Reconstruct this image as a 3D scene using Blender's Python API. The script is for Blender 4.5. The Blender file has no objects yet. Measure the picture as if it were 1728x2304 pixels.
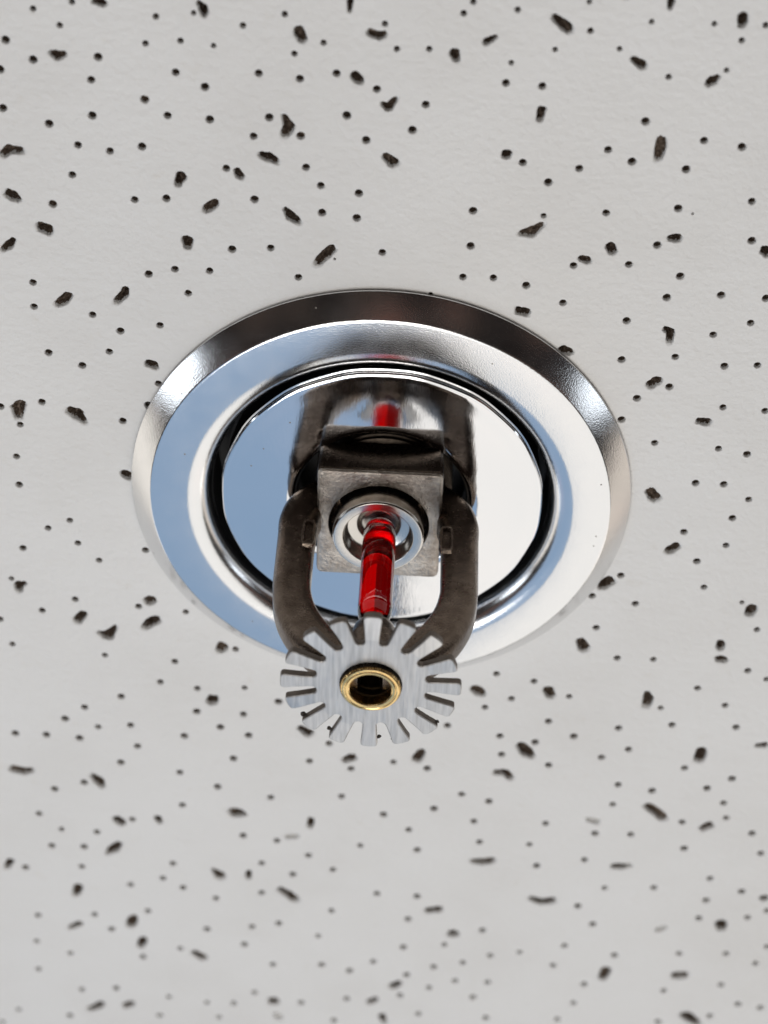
# Fire sprinkler head with a chrome recessed escutcheon on a perforated mineral-fibre ceiling tile.
# All shapes are written in millimetres (x right, y away from the viewer, h = distance below the ceiling) and stored in metres.
import bpy, bmesh, math, random
from mathutils import Vector, Matrix, noise
from mathutils.geometry import delaunay_2d_cdt

PI = math.pi
MM = 0.001
scene = bpy.context.scene
C = scene.collection

# ------------------------------------------------------------------ camera
cam_data = bpy.data.cameras.new('Camera')
cam = bpy.data.objects.new('Camera', cam_data)
C.objects.link(cam)
R3 = Matrix(((0.99876793, -0.04785365, 0.01313943),
             (-0.02788629, -0.76023588, -0.64904835),
             (0.0410484, 0.64788227, -0.76063368)))
M4 = R3.to_4x4()
M4.translation = Vector((4.609, -193.454, -230.398)) * MM
cam.matrix_world = M4
cam_data.sensor_fit = 'VERTICAL'
cam_data.sensor_height = 36.0
cam_data.lens = 4488.42 / 2304 * 36.0
cam_data.clip_start = 0.01
cam_data.clip_end = 20
cam_data.dof.use_dof = True
cam_data.dof.focus_distance = 0.2835
cam_data.dof.aperture_fstop = 19.5
cam_data.dof.aperture_blades = 0
scene.camera = cam

# ------------------------------------------------------------------ light: dim room, lit by large soft lamps in front, with an added fill below
world = bpy.data.worlds.new('World')
scene.world = world
world.use_nodes = True
wn = world.node_tree.nodes
wt = world.node_tree
w_tc = wn.new('ShaderNodeTexCoord')
w_no = wn.new('ShaderNodeTexNoise'); w_no.inputs['Scale'].default_value = 4.5; w_no.inputs['Detail'].default_value = 3.0
w_cr = wn.new('ShaderNodeValToRGB')          # an unlit room: brown and black furniture tones
for k, (pos, col) in enumerate(((0.36, (0.004, 0.004, 0.005, 1)), (0.50, (0.020, 0.016, 0.014, 1)), (0.60, (0.075, 0.055, 0.045, 1)), (0.68, (0.16, 0.065, 0.050, 1)))):
    if k > 1: w_cr.color_ramp.elements.new(pos)
    w_cr.color_ramp.elements[k].position = pos; w_cr.color_ramp.elements[k].color = col
wt.links.new(w_tc.outputs['Generated'], w_no.inputs['Vector'])
wt.links.new(w_no.outputs['Fac'], w_cr.inputs['Fac'])
wt.links.new(w_cr.outputs['Color'], wn['Background'].inputs['Color'])
wn['Background'].inputs['Strength'].default_value = 1.0

def lamp(name, loc, size, radiance, color, aim=(0, 0, -0.005), roll=0.0):
    d = bpy.data.lights.new(name, 'AREA')
    d.shape = 'RECTANGLE'
    d.size, d.size_y = size
    d.energy = radiance * PI * size[0] * size[1]
    d.color = color
    o = bpy.data.objects.new(name, d)
    C.objects.link(o)
    o.location = loc
    v = Vector(aim) - Vector(loc)
    o.rotation_euler = v.to_track_quat('-Z', 'Y').to_euler()
    return o

lamp('softbox_blue', (-0.47, 0.56, -0.66), (0.94, 1.30), 0.60, (0.47, 0.69, 1.0), aim=(-0.47, 0, -0.02))
lamp('softbox_white', (0.48, 0.56, -0.66), (0.94, 1.30), 1.06, (1.0, 0.985, 0.955), aim=(0.48, 0, -0.02))
lamp('softbox_below', (-0.08, -0.01, -0.62), (0.46, 0.32), 4.2, (1.0, 0.965, 0.92))  # added fill to brighten the tile, outside the flat chrome's reflection
lamp('side_window', (-0.90, -0.02, -0.36), (0.26, 0.24), 3.0, (0.85, 0.92, 1.0))
lamp('side_window_opposite', (0.90, -0.02, -0.36), (0.22, 0.22), 2.0, (0.85, 0.92, 1.0))
lamp('wall_bounce', (-0.80, 0.55, -0.16), (0.75, 0.28), 1.05, (1.0, 0.95, 0.88))
lamp('wall_bounce_opposite', (0.80, 0.55, -0.16), (0.75, 0.28), 0.75, (1.0, 0.90, 0.80))

vs = scene.view_settings
vs.view_transform = 'Standard'
vs.look = 'None'
vs.exposure = 0.0
vs.gamma = 1.0
vs.use_curve_mapping = False
cy = scene.cycles
cy.max_bounces = 16
cy.transmission_bounces = 16
cy.glossy_bounces = 8
cy.diffuse_bounces = 5
cy.use_denoising = True
cy.sample_clamp_indirect = 6.0

# ------------------------------------------------------------------ materials
def new_mat(name):
    m = bpy.data.materials.new(name)
    m.use_nodes = True
    nt = m.node_tree
    return m, nt, nt.nodes['Principled BSDF']

def node(nt, kind, **kw):
    n = nt.nodes.new(kind)
    for k, v in kw.items():
        if k in n.inputs:
            n.inputs[k].default_value = v
        else:
            setattr(n, k, v)
    return n

def coords(nt, scale=(1, 1, 1)):
    tc = node(nt, 'ShaderNodeTexCoord')
    mp = node(nt, 'ShaderNodeMapping')
    mp.inputs['Scale'].default_value = scale
    nt.links.new(tc.outputs['Object'], mp.inputs['Vector'])
    return mp.outputs['Vector']

def ramp(nt, fac, stops):
    r = node(nt, 'ShaderNodeValToRGB')
    e = r.color_ramp.elements
    while len(e) < len(stops):
        e.new(0.5)
    for k, (pos, col) in enumerate(stops):
        e[k].position = pos
        e[k].color = tuple(col) + (1,) if len(col) == 3 else col
    nt.links.new(fac, r.inputs['Fac'])
    return r.outputs['Color']

def noise_tex(nt, vec, scale, detail=3.0, rough=0.55):
    n = node(nt, 'ShaderNodeTexNoise', Scale=scale, Detail=detail, Roughness=rough)
    nt.links.new(vec, n.inputs['Vector'])
    return n.outputs['Fac']

def bump(nt, bsdf, height, strength, distance, prev=None):
    b = node(nt, 'ShaderNodeBump', Strength=strength, Distance=distance)
    nt.links.new(height, b.inputs['Height'])
    if prev is not None:
        nt.links.new(prev, b.inputs['Normal'])
    nt.links.new(b.outputs['Normal'], bsdf.inputs['Normal'])
    return b.outputs['Normal']

def grey(v):
    return (v, v, v)

# painted face of the tile: off-white vinyl-like paint with faint stains and a soft horizontal ripple
MAT = {}
m, nt, b = new_mat('tile_paint'); MAT['tile'] = m
v = coords(nt)
f1 = noise_tex(nt, v, 34, 4, 0.6)
c1 = ramp(nt, f1, [(0.25, (0.725, 0.708, 0.680)), (0.50, (0.765, 0.752, 0.728)), (0.8, (0.79, 0.78, 0.76))])
f2 = noise_tex(nt, v, 210, 5, 0.7)
c2 = ramp(nt, f2, [(0.62, (1, 1, 1)), (0.72, (0.955, 0.94, 0.915)), (0.80, (0.87, 0.84, 0.79))])
mx = node(nt, 'ShaderNodeMix', data_type='RGBA', blend_type='MULTIPLY')
mx.inputs['Factor'].default_value = 0.8
nt.links.new(c1, mx.inputs['A']); nt.links.new(c2, mx.inputs['B'])
nt.links.new(mx.outputs['Result'], b.inputs['Base Color'])
b.inputs['Roughness'].default_value = 0.62
b.inputs['Specular IOR Level'].default_value = 0.35
v2 = coords(nt, (0.6, 1.3, 1))
r1 = noise_tex(nt, v2, 150, 3, 0.5)
n1 = bump(nt, b, r1, 0.40, 0.00045)
r2 = noise_tex(nt, v, 900, 3, 0.6)
bump(nt, b, r2, 0.85, 0.00026, n1)

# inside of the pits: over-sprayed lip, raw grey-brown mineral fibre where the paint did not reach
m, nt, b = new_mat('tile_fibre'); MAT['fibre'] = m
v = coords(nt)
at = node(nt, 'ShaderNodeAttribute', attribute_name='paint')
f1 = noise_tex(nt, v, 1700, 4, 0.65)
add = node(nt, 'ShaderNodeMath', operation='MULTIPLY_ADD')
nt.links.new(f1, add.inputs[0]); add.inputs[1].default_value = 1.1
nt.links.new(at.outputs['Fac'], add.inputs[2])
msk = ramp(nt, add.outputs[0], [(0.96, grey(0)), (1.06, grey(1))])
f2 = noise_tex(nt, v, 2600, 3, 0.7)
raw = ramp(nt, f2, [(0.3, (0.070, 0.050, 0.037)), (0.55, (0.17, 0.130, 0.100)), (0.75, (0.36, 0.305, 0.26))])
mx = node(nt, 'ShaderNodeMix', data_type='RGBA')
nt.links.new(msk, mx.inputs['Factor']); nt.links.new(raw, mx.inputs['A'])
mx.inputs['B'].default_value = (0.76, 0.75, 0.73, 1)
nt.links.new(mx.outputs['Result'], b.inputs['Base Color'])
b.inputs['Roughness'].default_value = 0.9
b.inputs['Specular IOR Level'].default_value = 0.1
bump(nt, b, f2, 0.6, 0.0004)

def metal(name, col, rough, grain=None, rough_var=0.0, bumps=()):
    m, nt, b = new_mat(name)
    b.inputs['Metallic'].default_value = 1.0
    b.inputs['Base Color'].default_value = tuple(col) + (1,)
    b.inputs['Roughness'].default_value = rough
    if rough_var:
        f = noise_tex(nt, coords(nt), grain, 4, 0.65)
        mr = node(nt, 'ShaderNodeMapRange')
        mr.inputs['From Min'].default_value = 0.3; mr.inputs['From Max'].default_value = 0.7
        mr.inputs['To Min'].default_value = rough - rough_var; mr.inputs['To Max'].default_value = rough + rough_var
        nt.links.new(f, mr.inputs['Value']); nt.links.new(mr.outputs['Result'], b.inputs['Roughness'])
    prev = None
    for sc, det, st, dist, stretch in bumps:
        prev = bump(nt, b, noise_tex(nt, coords(nt, stretch), sc, det, 0.6), st, dist, prev)
    return m, nt, b

m, nt, b = metal('chrome_ring', (0.78, 0.78, 0.78), 0.17, 240, 0.03,
                 [(4200, 2, 0.28, 0.00006, (1, 1, 1)), (260, 2, 0.05, 0.0002, (1, 1, 1))]); MAT['chrome'] = m
m, nt, b = metal('chrome_plate', (0.79, 0.79, 0.795), 0.075, 220, 0.03,
                 [(2400, 2, 0.08, 0.00005, (1.0, 0.25, 1)), (170, 2, 0.035, 0.0002, (1, 1, 1))]); MAT['plate'] = m
m, nt, b = metal('silver_cap', (0.66, 0.63, 0.585), 0.22, 900, 0.04, [(3000, 2, 0.04, 0.00005, (1, 1, 1))]); MAT['cap'] = m

def dusty(m):
    """A sparse sprinkle of dull dust specks on polished metal."""
    nt = m.node_tree
    b = nt.nodes['Principled BSDF']
    vo = node(nt, 'ShaderNodeTexVoronoi', Scale=520.0)
    nt.links.new(coords(nt), vo.inputs['Vector'])
    near = node(nt, 'ShaderNodeMath', operation='LESS_THAN'); near.inputs[1].default_value = 0.075
    nt.links.new(vo.outputs['Distance'], near.inputs[0])
    sep = node(nt, 'ShaderNodeSeparateColor')
    nt.links.new(vo.outputs['Color'], sep.inputs['Color'])
    few = node(nt, 'ShaderNodeMath', operation='GREATER_THAN'); few.inputs[1].default_value = 0.86
    nt.links.new(sep.outputs['Red'], few.inputs[0])
    k = node(nt, 'ShaderNodeMath', operation='MULTIPLY')
    nt.links.new(near.outputs[0], k.inputs[0]); nt.links.new(few.outputs[0], k.inputs[1])
    mx = node(nt, 'ShaderNodeMix', data_type='RGBA')
    mx.inputs['A'].default_value = b.inputs['Base Color'].default_value
    mx.inputs['B'].default_value = (0.30, 0.28, 0.25, 1)
    nt.links.new(k.outputs[0], mx.inputs['Factor']); nt.links.new(mx.outputs['Result'], b.inputs['Base Color'])
    inv = node(nt, 'ShaderNodeMath', operation='SUBTRACT'); inv.inputs[0].default_value = 1.0
    nt.links.new(k.outputs[0], inv.inputs[1]); nt.links.new(inv.outputs[0], b.inputs['Metallic'])
dusty(MAT['chrome']); dusty(MAT['plate'])

# cast frame: dull brown nickel-bronze with a sand-cast skin
m, nt, b = metal('cast_bronze', (0.28, 0.24, 0.205), 0.25, 500, 0.06,
                 [(1400, 3, 0.14, 0.0003, (1, 1, 1)), (4200, 2, 0.32, 0.00014, (1, 1, 1))]); MAT['cast'] = m
f = noise_tex(nt, coords(nt), 420, 5, 0.65)
nt.links.new(ramp(nt, f, [(0.30, (0.085, 0.062, 0.047)), (0.5, (0.130, 0.100, 0.078)), (0.72, (0.19, 0.150, 0.12))]), b.inputs['Base Color'])

# casting colour is lighter on convex edges
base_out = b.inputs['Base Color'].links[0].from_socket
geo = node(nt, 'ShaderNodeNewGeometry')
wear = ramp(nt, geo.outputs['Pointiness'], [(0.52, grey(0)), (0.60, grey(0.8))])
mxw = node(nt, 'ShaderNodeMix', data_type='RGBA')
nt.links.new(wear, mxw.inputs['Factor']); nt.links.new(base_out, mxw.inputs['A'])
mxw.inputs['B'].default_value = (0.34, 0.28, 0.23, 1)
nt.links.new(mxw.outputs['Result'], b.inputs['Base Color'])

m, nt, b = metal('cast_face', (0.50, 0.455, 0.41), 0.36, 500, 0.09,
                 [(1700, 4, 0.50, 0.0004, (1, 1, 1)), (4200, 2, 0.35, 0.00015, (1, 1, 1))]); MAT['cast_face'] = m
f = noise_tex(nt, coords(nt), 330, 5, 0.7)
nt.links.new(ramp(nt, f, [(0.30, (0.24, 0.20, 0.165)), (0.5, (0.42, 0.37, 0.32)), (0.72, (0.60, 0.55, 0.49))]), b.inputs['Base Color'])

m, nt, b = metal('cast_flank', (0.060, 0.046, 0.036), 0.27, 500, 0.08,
                 [(1400, 3, 0.14, 0.0003, (1, 1, 1)), (4200, 2, 0.3, 0.00014, (1, 1, 1))]); MAT['cast_flank'] = m  # same casting; the dark look of the boss sides is put into the colour

# stamped aluminium-like deflector with a vertical mill grain
m, nt, b = metal('brushed_deflector', (0.66, 0.66, 0.675), 0.42, 700, 0.06,
                 [(1500, 3, 0.28, 0.00012, (1.0, 0.10, 1))]); MAT['deflector'] = m
f = noise_tex(nt, coords(nt, (1, 0.07, 1)), 1900, 3, 0.6)
nt.links.new(ramp(nt, f, [(0.32, (0.44, 0.43, 0.415)), (0.5, (0.53, 0.515, 0.50)), (0.7, (0.62, 0.605, 0.58))]), b.inputs['Base Color'])
m, nt, b = metal('sheared_edge', (0.15, 0.128, 0.110), 0.5, 900, 0.1,
                 [(1800, 4, 0.5, 0.0002, (1, 1, 0.3))]); MAT['edge'] = m

m, nt, b = metal('brass', (0.90, 0.64, 0.29), 0.22, 900, 0.06, [(2500, 3, 0.12, 0.00008, (1, 1, 1))]); MAT['brass'] = m
m, nt, b = metal('dark_thread', (0.06, 0.048, 0.038), 0.42, 900, 0.08, [(1800, 3, 0.4, 0.0002, (1, 1, 1))]); MAT['thread'] = m  # shade on thread, knurl and bore is put into this colour
m, nt, b = new_mat('blackened_steel'); MAT['dark'] = m
b.inputs['Base Color'].default_value = (0.012, 0.012, 0.013, 1); b.inputs['Roughness'].default_value = 0.45  # deep shade in the gap round the plate, put into the colour
m, nt, b = new_mat('grime'); MAT['grime'] = m
b.inputs['Base Color'].default_value = (0.035, 0.026, 0.02, 1); b.inputs['Roughness'].default_value = 0.8

def glass(name, col, ior):
    m, nt, b = new_mat(name)
    g = node(nt, 'ShaderNodeBsdfGlass', Roughness=0.0, IOR=ior)
    g.inputs['Color'].default_value = tuple(col) + (1,)
    nt.links.new(g.outputs['BSDF'], nt.nodes['Material Output'].inputs['Surface'])
    return m
MAT['glass'] = glass('bulb_glass', (0.99, 0.975, 0.975), 1.48)
MAT['liquid'] = glass('red_liquid', (0.72, 0.004, 0.026), 1.40 / 1.48)
MAT['bubble'] = glass('bubble', (1, 1, 1), 1 / 1.40)

# measured pits of the tile in millimetres from the middle of the ring
PINHOLES = [(-45.9,-77.3,0.45,0),(-40.9,-78.5,0.45,0),(-42.7,-75.2,0.45,0),(-49.8,-72.8,0.46,0),(-46.5,-70.2,0.46,0),(-38.1,-71.0,0.46,0),(-39.2,-67.7,0.46,0),(-30.4,-77.0,0.45,0),(-31.9,-73.2,0.45,0),(-27.4,-73.8,0.45,0),(-23.2,-73.3,0.45,0),(-19.4,-76.3,0.45,0),(-28.2,-69.3,0.46,0),(-24.5,-67.4,0.46,0),(-32.4,-65.2,0.47,1),(-29.5,-63.0,0.47,0),(-24.0,-62.7,0.47,0),(-51.1,-63.0,0.47,0),(-39.4,-62.5,0.47,0),(-45.2,-61.0,0.48,0),(-41.6,-58.0,0.48,0),(-37.4,-57.3,0.48,0),(-33.1,-58.2,0.48,0),(-18.3,-60.5,0.48,0),(-42.7,-53.4,0.49,0),(-22.0,-55.5,0.48,0),(-34.5,-50.0,0.50,0),(-30.2,-50.4,0.49,0),(-45.7,-48.7,0.50,1),(-18.3,-50.9,0.49,0),(-21.5,-42.8,0.51,0),(-50.9,-68.6,0.46,0),(-25.6,-77.7,0.45,0),(-14.1,-78.1,0.44,0),(-1.5,-77.4,0.45,0),(-9.2,-74.4,0.45,0),(-12.9,-72.7,0.45,0),(0.1,-74.0,0.45,0),(4.2,-74.2,0.45,0),(8.3,-79.3,0.44,0),(-17.5,-69.7,0.46,0),(-12.2,-69.2,0.46,0),(-7.5,-70.2,0.46,0),(-2.3,-68.2,0.46,0),(-16.2,-63.4,0.47,0),(-12.1,-60.9,0.47,1),(-6.1,-64.2,0.47,0),(4.1,-66.3,0.46,0),(2.5,-62.5,0.47,0),(-3.5,-60.7,0.47,0),(-11.4,-56.2,0.48,0),(-9.4,-53.5,0.49,0),(-4.3,-52.6,0.49,0),(-9.2,-49.3,0.50,0),(-4.5,-48.7,0.50,0),(-16.2,-43.3,0.51,0),(-0.9,-43.4,0.51,0),(11.1,-50.7,0.49,0),(11.1,-45.1,0.50,0),(14.2,-69.9,0.46,0),(14.7,-72.8,0.45,0),(9.4,-80.9,0.44,0),(15.0,-80.1,0.44,0),(24.3,-77.7,0.44,0),(20.1,-74.9,0.45,0),(18.9,-69.7,0.46,0),(31.8,-79.3,0.44,0),(28.2,-75.4,0.45,0),(34.8,-71.8,0.45,0),(39.6,-79.4,0.44,0),(43.3,-77.3,0.44,0),(46.0,-79.5,0.44,0),(42.0,-73.1,0.33,0),(32.6,-65.3,0.47,0),(40.5,-62.9,0.47,0),(45.5,-62.2,0.47,0),(28.2,-60.9,0.47,0),(31.5,-59.3,0.48,0),(17.2,-58.4,0.48,0),(24.7,-57.9,0.48,0),(38.7,-58.5,0.48,0),(20.8,-55.6,0.48,0),(28.9,-51.3,0.49,0),(38.4,-52.5,0.49,0),(48.0,-54.1,0.49,0),(20.6,-50.4,0.36,0),(36.3,-46.6,0.50,0),(48.9,-48.0,0.50,0),(23.8,-81.6,0.44,0),(40.4,-51.8,0.16,0),(-49.5,-35.8,0.52,0),(-49.7,-31.7,0.53,0),(-33.2,-38.1,0.52,0),(-29.5,-39.1,0.52,0),(-24.7,-39.1,0.51,0),(-41.5,-30.8,0.53,0),(-27.8,-35.2,0.52,0),(-37.7,-28.2,0.54,0),(-32.0,-29.5,0.53,0),(-48.3,-23.8,0.55,0),(-39.5,-24.5,0.54,0),(-43.6,-21.8,0.55,0),(-50.0,-14.8,0.56,0),(-56.2,-13.6,0.57,0),(-53.6,-10.4,0.57,0),(-38.3,-12.0,0.57,0),(-32.7,-19.2,0.55,0),(-54.7,-4.3,0.58,0),(-54.8,1.2,0.59,0),(-39.8,-2.4,0.58,0),(25.3,-42.7,0.51,0),(32.8,-43.3,0.50,0),(40.0,-41.8,0.51,0),(19.1,-39.1,0.51,0),(24.4,-36.5,0.52,0),(38.6,-38.2,0.51,0),(46.0,-39.0,0.51,0),(52.2,-38.8,0.51,0),(33.5,-34.0,0.52,0),(50.7,-34.6,0.52,0),(45.8,-32.3,0.52,0),(33.5,-27.3,0.53,0),(41.0,-28.2,0.53,0),(48.1,-27.0,0.53,0),(52.7,-27.4,0.53,0),(40.8,-22.9,0.54,0),(36.4,-20.6,0.55,0),(48.9,-19.7,0.55,0),(55.0,-19.4,0.55,0),(34.6,-16.6,0.55,0),(39.9,-12.6,0.56,0),(49.3,-12.1,0.56,0),(53.6,-11.3,0.56,0),(46.8,-5.4,0.57,0),(51.0,-5.4,0.57,0),(55.1,-2.7,0.58,1),(30.1,-44.4,0.50,1),(-12.4,-38.7,0.51,0),(10.3,-40.0,0.51,0),(14.5,-40.1,0.51,0),(-7.4,-42.0,0.37,0),(6.0,-36.9,0.38,0),(-47.6,7.9,0.61,0),(-51.1,9.7,0.61,0),(-55.4,14.1,0.62,0),(-46.7,12.5,0.61,0),(-43.6,15.9,0.62,0),(-36.2,13.3,0.61,0),(-57.8,20.7,0.46,0),(-48.0,24.5,0.64,0),(-53.5,27.3,0.64,0),(-37.9,25.4,0.46,0),(-30.4,26.1,0.64,0),(-59.0,35.2,0.66,0),(-44.0,36.7,0.66,0),(-32.6,37.4,0.66,0),(-35.2,42.3,0.67,0),(-29.1,43.4,0.67,0),(-21.3,42.7,0.67,0),(-41.9,46.2,0.68,0),(-48.2,49.2,0.69,0),(-29.4,48.9,0.68,0),(-21.6,49.0,0.68,0),(-51.7,52.2,0.69,0),(-46.2,53.8,0.70,0),(-40.7,53.0,0.69,0),(-25.5,52.4,0.69,0),(-60.5,56.4,0.70,0),(-55.2,56.4,0.70,0),(-49.6,56.8,0.70,0),(-31.7,55.0,0.70,0),(-20.8,54.1,0.69,0),(-39.8,58.1,0.70,0),(-23.5,60.0,0.71,0),(-42.9,62.4,0.71,0),(-60.5,29.7,0.65,0),(-22.6,33.9,0.65,1),(-15.7,45.6,0.68,0),(19.9,36.6,0.66,0),(18.5,44.5,0.67,0),(12.5,49.3,0.68,0),(21.4,51.2,0.68,0),(22.0,55.7,0.69,0),(-10.5,59.7,0.70,0),(3.8,58.9,0.70,0),(-7.2,55.1,0.69,0),(22.7,42.2,0.67,0),(53.2,1.1,0.59,0),(46.3,4.3,0.59,0),(53.0,6.6,0.60,0),(49.0,10.1,0.60,0),(37.7,13.8,0.61,0),(33.7,18.4,0.62,0),(40.6,19.6,0.62,0),(50.8,15.4,0.61,0),(57.1,18.2,0.45,0),(60.3,23.9,0.63,0),(35.0,25.2,0.63,0),(39.0,31.7,0.65,0),(44.8,31.6,0.64,0),(60.2,33.1,0.65,0),(52.7,37.6,0.66,0),(57.7,41.3,0.66,0),(26.1,37.9,0.66,0),(32.1,41.0,0.66,0),(47.3,42.6,0.67,0),(29.2,47.1,0.68,0),(49.6,46.5,0.67,0),(40.9,47.9,0.68,0),(60.2,46.3,0.67,0),(33.7,50.4,0.68,0),(43.1,52.9,0.69,0),(38.8,55.2,0.69,0),(27.4,52.3,0.69,0),(30.1,57.8,0.70,0),(53.0,56.8,0.69,0),(63.5,34.8,0.65,0),(-32.8,64.2,0.71,0),(-54.9,70.1,0.73,0),(-49.6,68.0,0.72,0),(-26.4,67.4,0.72,0),(-32.7,72.6,0.73,0),(-58.2,76.8,0.74,0),(-41.7,77.1,0.74,0),(-54.5,80.7,0.75,0),(-48.2,81.0,0.75,0),(-22.2,80.0,0.75,0),(-56.6,85.4,0.76,0),(-50.8,85.2,0.76,0),(-61.9,91.8,0.78,0),(-51.6,90.8,0.77,0),(-35.0,88.6,0.77,0),(-37.0,92.9,0.77,0),(-43.0,95.2,0.78,0),(-33.4,95.3,0.78,0),(-27.5,97.9,0.78,0),(-60.8,105.5,0.80,0),(-40.2,102.6,0.80,0),(-50.2,104.4,0.80,0),(-47.3,108.5,0.81,0),(-29.4,107.1,0.80,0),(-21.0,105.7,0.80,0),(-61.7,113.3,0.82,0),(-55.6,116.5,0.83,0),(-22.5,111.1,0.81,0),(-34.6,113.3,0.82,0),(-41.8,116.4,0.82,0),(-62.1,121.9,0.84,0),(-54.2,127.7,0.85,0),(-47.5,126.7,0.85,0),(-37.4,128.6,0.85,0),(-30.1,129.8,0.85,0),(-24.9,129.6,0.85,0),(-67.1,135.2,0.87,0),(-57.2,136.4,0.87,0),(-39.5,134.8,0.86,0),(-27.9,134.4,0.86,0),(-70.7,139.6,0.88,0),(-20.8,125.8,0.84,0),(-17.2,69.5,0.72,0),(-4.9,68.3,0.72,0),(15.8,66.2,0.71,0),(20.6,67.7,0.72,0),(11.2,70.3,0.72,0),(2.5,72.5,0.73,0),(18.3,73.1,0.73,0),(7.0,76.2,0.74,0),(-16.2,80.9,0.75,0),(-1.4,81.1,0.75,0),(19.6,78.5,0.74,0),(8.7,81.5,0.75,0),(-10.6,84.5,0.75,0),(-19.0,87.3,0.76,0),(-6.2,88.1,0.76,0),(-13.4,90.0,0.77,0),(-19.1,95.6,0.78,0),(1.9,94.2,0.77,0),(9.2,94.4,0.77,0),(-6.3,99.8,0.79,0),(7.8,101.1,0.79,0),(-16.0,104.3,0.80,0),(-8.7,107.4,0.80,0),(21.6,103.3,0.79,0),(7.2,109.5,0.81,0),(14.8,108.1,0.80,0),(23.5,110.7,0.81,0),(-17.2,116.8,0.82,0),(-8.0,116.1,0.82,0),(1.7,114.3,0.82,0),(18.5,113.2,0.81,0),(13.1,115.0,0.82,0),(-2.7,117.5,0.82,0),(8.1,117.9,0.82,0),(17.3,118.9,0.82,0),(23.5,118.9,0.82,0),(12.5,121.5,0.83,0),(7.1,124.4,0.84,0),(21.0,123.8,0.83,0),(-3.1,126.3,0.84,0),(-11.9,128.3,0.85,0),(10.8,130.0,0.85,0),(-5.5,133.5,0.86,0),(23.9,130.2,0.85,0),(9.6,60.1,0.70,0),(-3.4,61.1,0.71,0),(61.3,58.9,0.70,0),(42.3,61.8,0.70,0),(48.2,62.9,0.71,0),(57.4,61.6,0.70,0),(60.7,65.1,0.71,0),(41.9,66.9,0.72,0),(30.8,72.7,0.73,0),(54.3,70.6,0.72,0),(39.6,74.7,0.73,0),(45.8,74.5,0.73,0),(61.7,68.9,0.52,0),(66.7,72.6,0.53,0),(28.4,78.5,0.74,0),(55.5,77.5,0.74,0),(69.0,77.8,0.54,0),(38.4,81.9,0.75,0),(30.1,84.2,0.75,0),(42.7,89.4,0.76,0),(51.5,88.6,0.76,0),(61.1,85.3,0.75,0),(67.2,88.5,0.76,0),(61.2,91.4,0.77,0),(38.4,94.9,0.77,0),(60.6,96.6,0.78,0),(69.3,95.7,0.77,0),(41.6,99.9,0.78,0),(28.9,109.2,0.80,0),(37.0,106.6,0.80,0),(58.3,107.2,0.80,0),(66.9,106.5,0.80,0),(46.5,108.7,0.80,0),(35.4,112.7,0.81,0),(72.7,109.0,0.80,0),(41.7,118.0,0.82,0),(67.3,116.0,0.82,0),(56.8,118.7,0.82,0),(40.2,124.0,0.83,0),(71.3,121.7,0.83,0),(75.6,122.5,0.83,0),(37.6,129.4,0.85,0),(66.5,125.9,0.84,0),(56.9,128.6,0.84,0),(72.5,93.5,0.77,0),(74.1,103.9,0.79,0)]
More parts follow.
